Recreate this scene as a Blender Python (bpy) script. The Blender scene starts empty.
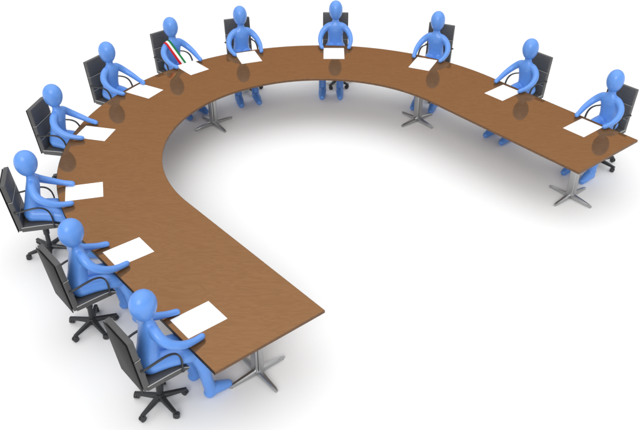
import bpy, bmesh, math
from math import radians as Rd, sin, cos, pi
from mathutils import Vector, Matrix
from mathutils.bvhtree import BVHTree

# ------------------------------------------------------------ camera, light, exposure
S = bpy.context.scene
DOME = (.06, 1.70)
col = S.collection
cam_d = bpy.data.cameras.new("camera"); cam = bpy.data.objects.new("camera", cam_d); col.objects.link(cam)
cam.location = (0, 0, 5.5061)
cam.rotation_euler = (pi/2 - 0.6054, 0, 0)
cam_d.sensor_width = 36; cam_d.lens = 792.546/640*36
cam_d.clip_start = .1; cam_d.clip_end = 400
S.camera = cam

w = bpy.data.worlds.new("World"); S.world = w; w.use_nodes = True
bg = w.node_tree.nodes['Background']; bg.inputs[0].default_value = (1, 1, 1, 1)
# studio dome: an even white cyclorama that is brighter overhead
_n, _l = w.node_tree.nodes, w.node_tree.links
_tc = _n.new('ShaderNodeTexCoord'); _sx = _n.new('ShaderNodeSeparateXYZ'); _l.new(_tc.outputs['Generated'], _sx.inputs[0])
_mr = _n.new('ShaderNodeMapRange'); _mr.inputs['From Min'].default_value = 0; _mr.inputs['From Max'].default_value = 1
_mr.inputs['To Min'].default_value = DOME[0]; _mr.inputs['To Max'].default_value = DOME[1]
_l.new(_sx.outputs['Z'], _mr.inputs['Value']); _hz = _n.new('ShaderNodeMapRange')      # bright rim of the cyclorama at the horizon
_hz.inputs['From Min'].default_value = .02; _hz.inputs['From Max'].default_value = .07
_hz.inputs['To Min'].default_value = 1.05; _hz.inputs['To Max'].default_value = 0
_l.new(_sx.outputs['Z'], _hz.inputs['Value'])
_mx = _n.new('ShaderNodeMath'); _mx.operation = 'MAXIMUM'
_l.new(_mr.outputs['Result'], _mx.inputs[0]); _l.new(_hz.outputs['Result'], _mx.inputs[1])
_l.new(_mx.outputs[0], bg.inputs['Strength'])

def soft_sun(name, frm, to, strength, angle):
    l = bpy.data.lights.new(name, 'SUN'); l.energy = strength; l.angle = Rd(angle)
    o = bpy.data.objects.new(name, l); col.objects.link(o)
    o.rotation_euler = (Vector(to) - Vector(frm)).to_track_quat('-Z', 'Y').to_euler()
    return o
soft_sun("key_light", (-1.5, -1.5, 7.0), (0, 8.5, 0.8), 1.1, 30)

S.view_settings.view_transform = 'Standard'; S.view_settings.look = 'None'
S.view_settings.exposure = 0.0; S.view_settings.gamma = 1.0
S.render.engine = 'CYCLES'

# ------------------------------------------------------------ materials
def mat(name, base, rough=.5, metal=0, spec=.5, ior=1.5, coat=0, tint=None, coat_rough=.1):
    m = bpy.data.materials.new(name); m.use_nodes = True
    b = m.node_tree.nodes['Principled BSDF']
    b.inputs['Base Color'].default_value = (*base, 1); b.inputs['Roughness'].default_value = rough
    b.inputs['Metallic'].default_value = metal; b.inputs['Specular IOR Level'].default_value = spec
    b.inputs['IOR'].default_value = ior; b.inputs['Coat Weight'].default_value = coat
    b.inputs['Coat Roughness'].default_value = coat_rough
    if tint: b.inputs['Specular Tint'].default_value = (*tint, 1)
    return m
def nt(m): return m.node_tree.nodes, m.node_tree.links, m.node_tree.nodes['Principled BSDF']

M = {}
M['floor'] = mat('white_floor', (.87, .87, .87), .9, spec=0)
M['blue'] = mat('blue_skin', (.110, .29, .745), .33, spec=.6)
def subtle(m, scale, amt, bump=0):
    n, l, b = nt(m); base = b.inputs['Base Color'].default_value[:]
    tc = n.new('ShaderNodeTexCoord'); nz = n.new('ShaderNodeTexNoise'); nz.inputs['Scale'].default_value = scale
    nz.inputs['Detail'].default_value = 6
    l.new(tc.outputs['Object'], nz.inputs['Vector'])
    cr = n.new('ShaderNodeValToRGB')
    cr.color_ramp.elements[0].position = .3; cr.color_ramp.elements[1].position = .7
    cr.color_ramp.elements[0].color = tuple(c*(1-amt) for c in base[:3]) + (1,)
    cr.color_ramp.elements[1].color = tuple(min(1, c*(1+amt)) for c in base[:3]) + (1,)
    l.new(nz.outputs['Fac'], cr.inputs['Fac']); l.new(cr.outputs['Color'], b.inputs['Base Color'])
    if bump:
        bp = n.new('ShaderNodeBump'); bp.inputs['Strength'].default_value = bump; bp.inputs['Distance'].default_value = .002
        l.new(nz.outputs['Fac'], bp.inputs['Height']); l.new(bp.outputs['Normal'], b.inputs['Normal'])
subtle(M['blue'], 9, .035)
M['leather'] = mat('grey_leather', (.076, .075, .075), .42, spec=.45); subtle(M['leather'], 60, .12, .25)
M['shell'] = mat('black_shell', (.013, .013, .014), .5, spec=.12); subtle(M['shell'], 40, .15, .1)
M['frame'] = mat('black_frame', (.028, .029, .031), .38, spec=.5); subtle(M['frame'], 50, .1)
M['piping'] = mat('pale_piping', (.52, .52, .50), .5)
M['steel'] = mat('brushed_steel', (.46, .465, .47), .28, metal=.9)
M['paper'] = mat('white_paper', (.93, .93, .93), .8, spec=.1)
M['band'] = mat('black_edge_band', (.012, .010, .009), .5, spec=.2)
M['red'] = mat('sash_red', (.62, .015, .02), .7, spec=.2)
M['white'] = mat('sash_white', (.85, .85, .82), .7, spec=.2)
M['green'] = mat('sash_green', (.01, .20, .055), .7, spec=.2)

def wood():
    m = mat('wood_veneer', (.2, .1, .05), .02, metal=.60, spec=0, ior=1.3, tint=(1, .60, .46)); n, l, b = nt(m)
    tc = n.new('ShaderNodeTexCoord')
    mp = n.new('ShaderNodeMapping'); mp.inputs['Rotation'].default_value = (0, 0, Rd(-14)); mp.inputs['Scale'].default_value = (1.0, 5.5, 1)
    l.new(tc.outputs['Object'], mp.inputs['Vector'])
    n1 = n.new('ShaderNodeTexNoise'); n1.inputs['Scale'].default_value = 1.7; n1.inputs['Detail'].default_value = 3
    n1.inputs['Distortion'].default_value = .6
    l.new(mp.outputs['Vector'], n1.inputs['Vector'])
    mu = n.new('ShaderNodeMath'); mu.operation = 'MULTIPLY'; mu.inputs[1].default_value = 9
    l.new(n1.outputs['Fac'], mu.inputs[0])
    fr = n.new('ShaderNodeMath'); fr.operation = 'PINGPONG'; fr.inputs[1].default_value = .5
    l.new(mu.outputs[0], fr.inputs[0])
    n2 = n.new('ShaderNodeTexNoise'); n2.inputs['Scale'].default_value = 14; n2.inputs['Detail'].default_value = 8
    mp2 = n.new('ShaderNodeMapping'); mp2.inputs['Rotation'].default_value = (0, 0, Rd(-14)); mp2.inputs['Scale'].default_value = (.8, 9, 1)
    l.new(tc.outputs['Object'], mp2.inputs['Vector']); l.new(mp2.outputs['Vector'], n2.inputs['Vector'])
    ad = n.new('ShaderNodeMath'); ad.operation = 'MULTIPLY_ADD'; ad.inputs[1].default_value = .7
    l.new(fr.outputs[0], ad.inputs[0])
    m3 = n.new('ShaderNodeMath'); m3.operation = 'MULTIPLY'; m3.inputs[1].default_value = .5
    l.new(n2.outputs['Fac'], m3.inputs[0]); l.new(m3.outputs[0], ad.inputs[2])
    cr = n.new('ShaderNodeValToRGB'); e = cr.color_ramp.elements
    e[0].position = .2; e[0].color = (.264, .135, .063, 1)
    e[1].position = .85; e[1].color = (.316, .168, .082, 1)
    l.new(ad.outputs[0], cr.inputs['Fac']); l.new(cr.outputs['Color'], b.inputs['Base Color'])
    return m
M['wood'] = wood()
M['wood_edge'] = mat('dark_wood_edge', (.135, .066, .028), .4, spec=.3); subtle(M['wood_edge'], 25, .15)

# ------------------------------------------------------------ helpers
def mesh_obj(name, bm, mats, parent=None, smooth=True, loc=None):
    me = bpy.data.meshes.new(name); bm.normal_update(); bm.to_mesh(me); bm.free()
    for m in (mats if isinstance(mats, (list, tuple)) else [mats]): me.materials.append(m)
    if smooth:
        for p in me.polygons: p.use_smooth = True
    o = bpy.data.objects.new(name, me); col.objects.link(o)
    if parent: o.parent = parent
    if loc: o.location = loc
    return o
def empty(name, loc=(0, 0, 0), rz=0):
    o = bpy.data.objects.new(name, None); col.objects.link(o); o.location = loc; o.rotation_euler = (0, 0, rz)
    o.empty_display_size = .2
    return o
def tag(o, label, cat, group=None):
    o['label'] = label; o['category'] = cat
    if group: o['group'] = group
def catmull(pts, sub=6):
    P = [Vector(p) for p in pts]; out = []
    for i in range(len(P)-1):
        p0 = P[max(i-1, 0)]; p1 = P[i]; p2 = P[i+1]; p3 = P[min(i+2, len(P)-1)]
        for k in range(sub):
            t = k/sub
            out.append(.5*((2*p1)+(p2-p0)*t+(2*p0-5*p1+4*p2-p3)*t*t+(3*p1-p0-3*p2+p3)*t**3))
    out.append(P[-1]); return out
def tube(bm, pts4, seg=16, sub=6, cap=True, flat=None):
    """pts4: (x,y,z,r); round ends"""
    c = catmull([Vector(p[:3]) for p in pts4], sub)
    rr = catmull([Vector((p[3], 0, 0)) for p in pts4], sub); rr = [v.x for v in rr]
    n = len(c)
    if cap:   # hemispherical ends
        pre = []; d0 = (c[0]-c[1]).normalized(); d1 = (c[-1]-c[-2]).normalized()
        A = [pi/2*k/5 for k in range(5, 0, -1)]
        c0 = [c[0]+d0*rr[0]*sin(a)*.98 for a in A]; r0 = [max(rr[0]*cos(a), .0008) for a in A]
        c1 = [c[-1]+d1*rr[-1]*sin(a)*.98 for a in A[::-1]]; r1 = [max(rr[-1]*cos(a), .0008) for a in A[::-1]]
        c = c0+c+c1; rr = r0+rr+r1; n = len(c)
    T = [(c[min(i+1, n-1)]-c[max(i-1, 0)]).normalized() for i in range(n)]
    up = Vector((0, 0, 1)) if abs(T[0].z) < .9 else Vector((1, 0, 0))
    N = (up-T[0]*up.dot(T[0])).normalized(); rings = []
    for i in range(n):
        N = (N-T[i]*N.dot(T[i])).normalized(); B = T[i].cross(N)
        fx, fy = flat if flat else (1, 1)
        rings.append([bm.verts.new(c[i]+(N*cos(2*pi*k/seg)*fx+B*sin(2*pi*k/seg)*fy)*rr[i]) for k in range(seg)])
    for a, b in zip(rings, rings[1:]):
        for k in range(seg): bm.faces.new((a[k], a[(k+1) % seg], b[(k+1) % seg], b[k]))
    bm.faces.new(rings[0][::-1]); bm.faces.new(rings[-1])
def loft(bm, secs, seg=28):
    """secs (cx,cy,z,hx,hy)"""
    rings = []
    for cx, cy, z, hx, hy in secs:
        ring = []
        for k in range(seg):
            a = 2*pi*k/seg; ca, sa = cos(a), sin(a)
            q = 2/2.25
            ring.append(bm.verts.new((cx+hx*math.copysign(abs(ca)**q, ca), cy+hy*math.copysign(abs(sa)**q, sa), z)))
        rings.append(ring)
    for a, b in zip(rings, rings[1:]):
        for k in range(seg): bm.faces.new((a[k], a[(k+1) % seg], b[(k+1) % seg], b[k]))
    bm.faces.new(rings[0][::-1]); bm.faces.new(rings[-1])
def box(bm, lo, hi, bev=.0, segs=2, mtx=None):
    r = bmesh.ops.create_cube(bm, size=1)
    sx, sy, sz = [hi[i]-lo[i] for i in range(3)]; cc = [(hi[i]+lo[i])/2 for i in range(3)]
    for v in r['verts']: v.co = Vector((v.co.x*sx+cc[0], v.co.y*sy+cc[1], v.co.z*sz+cc[2]))
    vs = r['verts']
    if bev:
        es = list({e for v in vs for e in v.link_edges})
        g = bmesh.ops.bevel(bm, geom=es, offset=bev, segments=segs, profile=.5, affect='EDGES')
        vs = list({v for f in g['faces'] for v in f.verts} | {v for v in vs if v.is_valid})
    if mtx:
        for v in vs: v.co = mtx @ v.co
def prism(bm, poly, z0, z1):
    b = [bm.verts.new((x, y, z0)) for x, y in poly]; t = [bm.verts.new((x, y, z1)) for x, y in poly]
    n = len(poly); fs = []
    for i in range(n): fs.append(bm.faces.new((b[i], b[(i+1) % n], t[(i+1) % n], t[i])))
    return b, t

# ------------------------------------------------------------ setting: floor
bm = bmesh.new()
bmesh.ops.create_grid(bm, x_segments=1, y_segments=1, size=120)
fl = mesh_obj('floor', bm, M['floor'], smooth=False); fl['kind'] = 'structure'

# ------------------------------------------------------------ table
H = .74
CX, CY, RM, W, YAW, AL, AR, LL, LR = .0125, 8.3646, 2.493, 1.1894, .2168, 2.0545, 1.1009, 2.3007, 2.3536
def edge_line(off, n=120, ext=0):
    r = RM+off; ts = [pi/2+AL+YAW+(-AL-AR)*k/(n-1) for k in range(n)]
    arc = [Vector((CX+r*cos(t), CY+r*sin(t))) for t in ts]
    tl = Vector((-sin(ts[0]), cos(ts[0]))); tr = -Vector((-sin(ts[-1]), cos(ts[-1])))
    return [arc[0]+tl*LL*k/10 for k in range(10, 0, -1)]+arc+[arc[-1]+tr*LR*k/10 for k in range(1, 11)]
table = empty('conference_table', (-.3, 10.0, 0))
tag(table, 'long brown wood veneer horseshoe conference table on four steel pedestals', 'table')
TL = table.location.copy()
bm = bmesh.new()
inn = edge_line(-W/2); out = edge_line(W/2-.0025)
sec = []
for a, b in zip(inn, out):
    d = (b-a).normalized(); r = .004
    prof = [(a, H-.032), (a, H-r), (a+d*r*.3, H-r*.3), (a+d*r, H), (b-d*.002, H), (b, H-.002), (b, H-.032)]
    sec.append([bm.verts.new((p.x, p.y, z)) for p, z in prof])
for s0, s1 in zip(sec, sec[1:]):
    k = len(s0)
    for i in range(k): bm.faces.new((s0[i], s1[i], s1[(i+1) % k], s0[(i+1) % k]))
bm.faces.new(sec[0]); bm.faces.new(sec[-1][::-1])
bmesh.ops.recalc_face_normals(bm, faces=bm.faces)
for v in bm.verts: v.co -= TL
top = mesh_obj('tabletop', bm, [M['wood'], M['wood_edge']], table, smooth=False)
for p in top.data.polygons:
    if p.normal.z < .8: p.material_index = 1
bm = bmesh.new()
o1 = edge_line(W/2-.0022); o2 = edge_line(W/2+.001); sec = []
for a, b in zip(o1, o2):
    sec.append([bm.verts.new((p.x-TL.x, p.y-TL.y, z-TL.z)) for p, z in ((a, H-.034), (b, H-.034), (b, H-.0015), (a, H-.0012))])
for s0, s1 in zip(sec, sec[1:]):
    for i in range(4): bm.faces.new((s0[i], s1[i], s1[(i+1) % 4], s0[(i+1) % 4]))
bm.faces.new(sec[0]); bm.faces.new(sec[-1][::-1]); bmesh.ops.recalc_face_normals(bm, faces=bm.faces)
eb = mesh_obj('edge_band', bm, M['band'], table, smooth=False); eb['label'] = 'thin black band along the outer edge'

def table_leg(x, y):
    lg = empty('leg', (x-TL.x, y-TL.y, 0), Rd(39)); lg.parent = table
    # twin upright shells of the pedestal
    bm = bmesh.new()
    for sx, wx in ((.018, .030), (-.030, .014)):
        box(bm, (sx-wx, -.047, .045), (sx+wx, .047, H-.036), .012, 3)
    box(bm, (-.038, -.030, .05), (.03, .030, H-.04), .004)
    mesh_obj('post', bm, M['steel'], lg)
    bm = bmesh.new(); box(bm, (-.16, -.16, H-.0345), (.16, .16, H-.0325), 0); mesh_obj('mounting_plate', bm, M['steel'], lg, smooth=False)
    for k in range(4):
        a = pi/2*k+pi*0
        bm = bmesh.new()
        L = .315; N = 7; rings = []
        for i in range(N+1):
            t = i/N; xx = .02+(L-.02)*t; hw = .026-.009*t; zt = .075-.038*t; zb = .012+.004*(1-t)
            if i == N: hw *= .55; zt -= .006
            prof = [(-hw, zb), (hw, zb), (hw, zt-.010), (hw*.55, zt), (-hw*.55, zt), (-hw, zt-.010)]
            rings.append([bm.verts.new((xx*cos(a)-p*sin(a), xx*sin(a)+p*cos(a), z)) for p, z in prof])
        for r0, r1 in zip(rings, rings[1:]):
            for i in range(6): bm.faces.new((r0[i], r0[(i+1) % 6], r1[(i+1) % 6], r1[i]))
        bm.faces.new(rings[0][::-1]); bm.faces.new(rings[-1])
        bmesh.ops.recalc_face_normals(bm, faces=bm.faces)
        bmesh.ops.create_cone(bm, cap_ends=True, segments=14, radius1=.014, radius2=.014, depth=.02,
                              matrix=Matrix.Translation(((L-.02)*cos(a), (L-.02)*sin(a), .0105)))
        mesh_obj('foot', bm, M['steel'], lg, smooth=False)
for p in ((-.59, 5.32), (-1.55, 10.27), (1.43, 10.39), (3.15, 8.34)): table_leg(*p)

# ------------------------------------------------------------ office chair (local: x right, y towards the table, z up; origin at hub)
HUBX, HUBY = -.035, -.235
def make_chair():
    root = empty('office_chair')
    ox, oy = -HUBX, -HUBY      # local origin is the hub point
    def P(x, y): return (x+ox, y+oy)
    # backrest axes: reclined
    b0 = Vector((ox, -.415+oy, .50)); tilt = math.atan2(.075, .58)
    mt = Matrix.Translation(b0) @ Matrix.Rotation(tilt, 4, 'X')
    bm = bmesh.new()
    def cushion(z0, z1, y0, y1, hw=.198, bulge=.012):
        nx, nz = 10, 8; prev = None; grid = {}
        bb = bmesh.new(); box(bb, (-hw, y0, z0), (hw, y1, z1), .010, 3)
        for v in bb.verts: v.co = mt @ v.co
        me = bpy.data.meshes.new('t'); bb.to_mesh(me); bb.free(); bm.from_mesh(me); bpy.data.meshes.remove(me)
    cushion(-.01, .362, -.052, .006); cushion(.368, .588, -.052, .004)
    back = mesh_obj('backrest', bm, M['leather'], root)
    bm = bmesh.new(); box(bm, (-.192, -.068, -.02), (.192, -.058, .580), .004, 2, mt)
    box(bm, (-.15, -.060, .03), (.15, -.048, .54), 0, 2, mt)
    mesh_obj('back_shell', bm, M['shell'], back)
    bm = bmesh.new()
    for zz in (.365,):
        tube(bm, [tuple(mt @ Vector((x, y, zz)))+(.0022,) for x, y in ((-.199, -.045), (-.199, .006), (.199, .006), (.199, -.045))], 6, 1, False)
    mesh_obj('seam', bm, M['piping'], back); bm = bmesh.new()
    for zz in (.17,):
        tube(bm, [tuple(mt @ Vector((x, .007, zz)))+(.0018,) for x in (-.19, .19)], 6, 1, False)
    mesh_obj('seam', bm, M['piping'], back)
    # seat
    bm = bmesh.new()
    N = 12; prof = []
    for i in range(N+1):
        t = i/N; y = -.435+.41*t; drop = .035*max(0, t-.78)/.22*max(0, t-.78)/.22
        prof.append((y+oy, .532-drop+.006*sin(pi*t), .468+.004*max(0, t-.8)))
    rings = []
    for (y, zt, zb) in prof:
        hw = .202; r = .014
        sec = [(-hw, zb+r), (-hw, zt-r), (-hw+r*.3, zt-r*.3), (-hw+r, zt), (-.10, zt-.004), (0, zt-.006), (.10, zt-.004), (hw-r, zt), (hw-r*.3, zt-r*.3), (hw, zt-r), (hw, zb+r), (hw-r, zb), (-hw+r, zb)]
        rings.append([bm.verts.new((x+ox, y, z)) for x, z in sec])
    for r0, r1 in zip(rings, rings[1:]):
        n = len(r0)
        for i in range(n): bm.faces.new((r0[i], r0[(i+1) % n], r1[(i+1) % n], r1[i]))
    bm.faces.new(rings[0][::-1]); bm.faces.new(rings[-1]); bmesh.ops.recalc_face_normals(bm, faces=bm.faces)
    seat = mesh_obj('seat', bm, M['leather'], root)
    md = seat.data
    for sx in (-1, 1):
        bm = bmesh.new(); tube(bm, [(ox+sx*.1995, y, zt-.0035, .0036) for y, zt, zb in prof], 6, 1, False)
        mesh_obj('piping', bm, M['piping'], seat)
    bm = bmesh.new(); box(bm, (ox-.13, oy-.36, .445), (ox+.13, oy-.10, .467), .006); mesh_obj('seat_pan', bm, M['shell'], root)
    # armrests
    for s in (-1, 1):
        bm = bmesh.new()
        x = s*.207+ox
        pts = [(-.462, .735), (-.40, .742), (-.31, .762), (-.22, .768), (-.155, .748), (-.115, .70), (-.098, .63), (-.096, .555), (-.096, .50)]
        tube(bm, [(x+(s*.006 if 1 < i < 7 else 0), y+oy, z, .0115) for i, (y, z) in enumerate(pts)], 12, 4, True, (.75, 1.15))
        tube(bm, [(s*.20+ox, -.462+oy, .735, .014), (s*.214+ox, -.462+oy, .735, .012)], 12, 1, True)
        tube(bm, [(s*.195+ox, -.096+oy, .502, .013), (s*.212+ox, -.096+oy, .502, .012)], 12, 1, True)
        mesh_obj('armrest', bm, M['frame'], root)
    bm = bmesh.new()
    tube(bm, [(0, 0, .06, .026), (0, 0, .2, .026), (0, 0, .26, .026), (0, 0, .262, .034), (0, 0, .34, .036), (0, 0, .45, .04)], 20, 1, False)
    mesh_obj('column', bm, M['frame'], root)
    bm = bmesh.new()
    tube(bm, [(0, 0, .055, .045), (0, 0, .08, .050), (0, 0, .118, .036)], 20, 2, False)
    A = [Rd(a) for a in (2, 74, 146, 218, 290)]; RL = .235
    for a in A:
        rings = []
        for i in range(6):
            t = i/5; xx = .03+(RL+.012-.03)*t; hw = .027-.006*t; zt = .112-.030*t; zb = .070-.006*t
            pr = [(-hw, zb), (hw, zb), (hw, zt-.012), (hw*.6, zt), (-hw*.6, zt), (-hw, zt-.012)]
            rings.append([bm.verts.new((xx*cos(a)-p*sin(a), xx*sin(a)+p*cos(a), z)) for p, z in pr])
        for r0, r1 in zip(rings, rings[1:]):
            for i in range(6): bm.faces.new((r0[i], r0[(i+1) % 6], r1[(i+1) % 6], r1[i]))
        bm.faces.new(rings[0][::-1]); bm.faces.new(rings[-1])
    bmesh.ops.recalc_face_normals(bm, faces=bm.faces)
    base = mesh_obj('star_base', bm, M['frame'], root, smooth=False)
    for j, a in enumerate(A):
        bm = bmesh.new(); sp = a+.9+j*1.3
        cxx, cyy = RL*cos(a), RL*sin(a)
        d = Vector((cos(sp), sin(sp), 0)); nrm = Vector((-sin(sp), cos(sp), 0))
        rot = Matrix.Rotation(sp, 4, 'Z') @ Matrix.Rotation(pi/2, 4, 'X')
        for s in (-1, 1):
            c = Vector((cxx, cyy, .030))+d*.012+nrm*.015*s
            tube(bm, [tuple(c-nrm*.009)+(.024,), tuple(c-nrm*.006)+(.030,), tuple(c+nrm*.006)+(.030,), tuple(c+nrm*.009)+(.024,)], 18, 1, False)
        tube(bm, [(cxx, cyy, .035, .008), (cxx, cyy, .072, .008)], 10, 1, False)
        c = Vector((cxx, cyy, .036))+d*.006
        tube(bm, [tuple(c-nrm*.006)+(.027,), tuple(c+nrm*.006)+(.027,)], 14, 1, False)
        mesh_obj('caster', bm, M['frame'], base)
    return root
def shade_auto(o, ang=35):
    for x in [o]+list(o.children_recursive):
        if x.type == 'MESH':
            for p in x.data.polygons: p.use_smooth = True
            x.data.set_sharp_from_angle(angle=Rd(ang))
chair0 = make_chair(); shade_auto(chair0, 40)
shade_auto(table, 35)
for _o in (top, eb):
    for _p in _o.data.polygons: _p.use_smooth = False
def copy_tree(o, parent=None):
    c = o.copy(); col.objects.link(c); c.parent = parent
    for ch in list(o.children): copy_tree(ch, c)
    return c

# ------------------------------------------------------------ figure (local origin on the floor below the head)
TORSO = [(0, -.30, .530, .085, .060), (0, -.305, .545, .120, .088), (0, -.31, .60, .134, .102), (0, -.305, .66, .127, .096), (0, -.29, .74, .116, .086),
         (0, -.272, .83, .115, .080), (0, -.258, .90, .122, .077), (0, -.25, .95, .122, .070), (0, -.248, .985, .104, .062),
         (0, -.25, 1.015, .074, .052), (0, -.253, 1.04, .052, .044), (0, -.26, 1.10, .043, .042)]
def body_parts(bm, fs):
    loft(bm, TORSO)
    # head: egg, wider above
    r = bmesh.ops.create_uvsphere(bm, u_segments=40, v_segments=28, radius=1)
    for v in r['verts']:
        k = 1+.07*v.co.z
        v.co = Vector((v.co.x*.1045*k, v.co.y*.121*k-.268, v.co.z*.150+1.205))
    for s in (-1, 1):
        tube(bm, [(s*.045, -.250, .985, .045), (s*.100, -.248, .967, .050), (s*.150, -.238, .934, .048), (s*.196, -.205, .888, .044), (s*.224, -.140, .844, .040),
                  (s*.232, -.055, .807, .036), (s*.222, .035, .782, .0315), (s*.207, .122, .7715, .0305)], 20, 6)
        # mitten tip, slightly flattened and bent in
        tube(bm, [(s*.210, .100, .772, .030), (s*.203, .130, .770, .029)], 16, 2)
        kx = s*.105+fs*.6; fx = s*.135+fs
        tube(bm, [(s*.070, -.300, .612, .082), (s*.085+fs*.2, -.16, .608, .080), (kx, -.01, .590, .074), (kx, .070, .545, .070), (fx, .108, .43, .063),
                  (fx, .125, .28, .056), (fx, .148, .15, .056), (fx, .160, .085, .058)], 20, 5)
        tube(bm, [(fx, .145, .062, .056), (fx, .20, .083, .060), (fx+s*.004, .27, .066, .054), (fx+s*.006, .342, .046, .042)], 20, 5)
def make_body(fs):
    bm = bmesh.new(); body_parts(bm, fs)
    me = bpy.data.meshes.new('body_raw'); bm.to_mesh(me); bm.free()
    tmp = bpy.data.objects.new('body_raw', me); col.objects.link(tmp)
    m = tmp.modifiers.new('r', 'REMESH'); m.mode = 'VOXEL'; m.voxel_size = .0065
    sm = tmp.modifiers.new('s', 'SMOOTH'); sm.factor = .5; sm.iterations = 9
    dg = bpy.context.evaluated_depsgraph_get(); dg.update()
    res = bpy.data.meshes.new_from_object(tmp.evaluated_get(dg)); res.name = 'figure_body'
    bpy.data.objects.remove(tmp); bpy.data.meshes.remove(me)
    res.materials.clear(); res.materials.append(M['blue'])
    for p in res.polygons: p.use_smooth = True
    return res
body_a = make_body(.06); body_b = make_body(-.045)

def make_sash(parent):
    # torso with neck and shoulders only, for the cloth to lie on
    bm = bmesh.new(); loft(bm, TORSO, 40)
    for s in (-1, 1): tube(bm, [(s*.045, -.250, .985, .045), (s*.100, -.248, .967, .050), (s*.150, -.238, .934, .048), (s*.175, -.22, .910, .046)], 20, 4)
    for s in (-1, 1):
        tube(bm, [(s*.070, -.300, .612, .082), (s*.085, -.16, .608, .080), (s*.105, -.01, .590, .074)], 20, 5)
    bvh = BVHTree.FromBMesh(bm); bm.free()
    p_top = Vector((.106, -.25, 1.02)); p_bot = Vector((-.045, -.27, .60))
    e1 = (p_top-p_bot).normalized(); e2 = Vector((0, 1, 0)); nn = e1.cross(e2).normalized()
    C0 = (p_top+p_bot)/2; NP = 120; wdt = .090
    sb = bmesh.new(); rows = []
    offs = []; hulls = []
    for st in range(3):
        for k in range(5): offs.append((-wdt/2+wdt*(st+k/4)/3, st))
    for off, st in offs:
        row = []
        for i in range(NP):
            a = 2*pi*i/NP; d = e1*cos(a)+e2*sin(a)*.999
            C = C0+nn*off
            hit = bvh.ray_cast(C+d*.8, -d)
            p = hit[0] if hit[0] is not None else C
            row.append(p)
        # cloth under tension: follow the convex hull of the section
        Cc = C0+nn*off
        p2 = sorted({(round((p-Cc).dot(e1), 5), round((p-Cc).dot(e2), 5)) for p in row})
        def half(ps):
            h = []
            for q in ps:
                while len(h) > 1 and (h[-1][0]-h[-2][0])*(q[1]-h[-2][1])-(h[-1][1]-h[-2][1])*(q[0]-h[-2][0]) <= 0: h.pop()
                h.append(q)
            return h[:-1]
        hull = half(p2)+half(p2[::-1]); new = []
        for i in range(NP):
            a = 2*pi*i/NP; dx, dy = cos(a), sin(a); best = 0
            for (x0, y0), (x1, y1) in zip(hull, hull[1:]+hull[:1]):
                ex, ey = x1-x0, y1-y0; den = dx*ey-dy*ex
                if abs(den) < 1e-9: continue
                t = (x0*ey-y0*ex)/den; u = (x0*dy-y0*dx)/den
                if t > 0 and -1e-6 <= u <= 1+1e-6: best = max(best, t)
            new.append(best)
        for it in range(2): new = [(new[i-1]+2*new[i]+new[(i+1) % NP])/4 for i in range(NP)]
        hulls.append(new)
    for (off, st), new in zip(offs, hulls):
        Cc = C0+nn*off
        rad = [.35*new[i]+.65*max(h[i] for h in hulls) for i in range(NP)]
        row = [Cc+(e1*cos(2*pi*i/NP)+e2*sin(2*pi*i/NP))*(rad[i]+.006) for i in range(NP)]
        rows.append([sb.verts.new(p) for p in row])
    for j in range(len(rows)-1):
        if offs[j][1] != offs[j+1][1] and False: continue
        for i in range(NP):
            try: f = sb.faces.new((rows[j][i], rows[j][(i+1) % NP], rows[j+1][(i+1) % NP], rows[j+1][i])); f.material_index = offs[j+1][1]
            except ValueError: pass
    bmesh.ops.remove_doubles(sb, verts=sb.verts, dist=.0002)
    bmesh.ops.recalc_face_normals(sb, faces=sb.faces)
    o = mesh_obj('sash', sb, [M['red'], M['white'], M['green']], parent)
    so = o.modifiers.new('thick', 'SOLIDIFY'); so.thickness = .004; so.offset = 1
    o['label'] = 'red, white and green diagonal sash'
    return o

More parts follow.
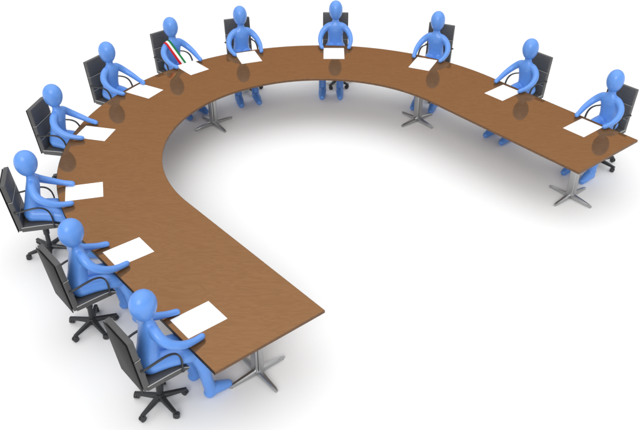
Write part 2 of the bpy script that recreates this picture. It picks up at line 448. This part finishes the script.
# head position (x, y), facing angle, sheet centre, sheet angle
SEATS = [
 ((-1.45, 4.91), 40.1, (-1.076, 5.257), 39.6,
  'blue faceless figure nearest the viewer, one foot poking past the table end', 'black office chair nearest the viewer, whole star base in view at lower left', 'blank white sheet nearest the viewer, on the near left end of the table'),
 ((-2.30, 5.92), 40.1, (-1.896, 6.242), 38.8,
  'blue faceless figure second from the near left end, behind the nearest figure', 'black office chair second from the near left end, behind the nearest chair', 'blank white sheet second from the near left end of the table'),
 ((-3.10, 7.17), 13, (-2.602, 7.341), 13.8,
  'leftmost blue faceless figure, seen side on and facing right', 'leftmost black office chair, seen side on with its armrest towards the viewer', 'blank white sheet before the leftmost figure, lying almost straight across the table'),
 ((-3.26, 8.77), -11, (-2.791, 8.668), -13.5,
  'blue faceless figure at the left bend, next beyond the leftmost figure', 'black office chair at the left bend, next beyond the leftmost chair', 'blank white sheet at the left bend, next beyond the leftmost figure\'s sheet'),
 ((-2.89, 10.09), -31, (-2.397, 9.862), -30,
  'blue faceless figure without a sash, just left of the sash wearer', 'black office chair behind the figure just left of the sash wearer', 'blank white sheet just left of the one under the tricolour sash'),
 ((-2.17, 11.00), -48, (-1.846, 10.625), -49.5,
  'blue faceless figure wearing a diagonal red, white and green sash', 'black office chair behind the figure in the tricolour sash', 'blank white sheet in front of the figure in the tricolour sash'),
 ((-1.20, 11.46), -71, (-1.063, 10.999), -70,
  'blue faceless figure without a sash, just right of the sash wearer', 'black office chair behind the figure just right of the sash wearer', 'blank white sheet between the sash wearer\'s sheet and the far middle sheet'),
 ((.24, 11.69), -91, (.208, 11.138), -90.4,
  'blue faceless figure at the far middle of the curve, squarely facing the viewer', 'black office chair at the far middle of the curve, backrest squarely facing the viewer', 'blank white sheet at the far middle, its edges square to the photo'),
 ((1.74, 11.24), -115, (1.503, 10.760), -114.5,
  'blue faceless figure just right of the far middle figure, facing slightly left', 'black office chair just right of the far middle chair', 'blank white sheet just right of the far middle sheet'),
 ((2.88, 10.20), -140, (2.486, 9.809), -139,
  'blue faceless figure second from the far right end of the table', 'black office chair second from the far right end of the table', 'blank white sheet second from the far right end of the table'),
 ((3.73, 9.19), -140, (3.304, 8.815), -140.1,
  'rightmost blue faceless figure, at the far right end of the table', 'rightmost black office chair, one caster showing below the table end', 'rightmost blank white sheet, at the far right end of the table'),
]
import random
rnd = random.Random(4)
bm = bmesh.new(); box(bm, (-.202, -.154, 0), (.202, .154, .0012), 0)
sheet0 = mesh_obj('paper_sheet', bm, M['paper'], smooth=False)
fig0 = None
for i, (hd, ang, pc, pa, lp, lc, ls) in enumerate(SEATS):
    a = Rd(ang); n = Vector((cos(a), sin(a))); r = Vector((n.y, -n.x)); rz = a-pi/2
    org = Vector(hd)+n*.27
    # figure
    if fig0 is None:
        f = fig0 = bpy.data.objects.new('person', body_a); col.objects.link(f)
    else:
        f = fig0.copy(); col.objects.link(f)
        f.data = body_a if i < 8 else body_b
    f.location = (org.x, org.y, 0); f.rotation_euler = (0, 0, rz)
    tag(f, lp, 'person', 'blue figures seated round the conference table')
    if i == 5: make_sash(f)
    # chair
    c = chair0 if i == 0 else copy_tree(chair0)
    hub = org+r*HUBX+n*HUBY
    c.location = (hub.x, hub.y, 0); c.rotation_euler = (0, 0, rz)
    star = [k for k in c.children if k.name.startswith('star_base')][0]
    star.rotation_euler.z = Rd({7: -12, 8: 20, 9: -25, 10: 34, 4: 15, 5: -20, 6: 28}.get(i, 0))
    tag(c, lc, 'office chair', 'office chairs round the conference table')
    # sheet
    s = sheet0 if i == 0 else sheet0.copy()
    if i: col.objects.link(s)
    s.location = (pc[0], pc[1], H+.0006); s.rotation_euler = (0, 0, Rd(pa))
    tag(s, ls, 'paper', 'blank sheets laid on the conference table')
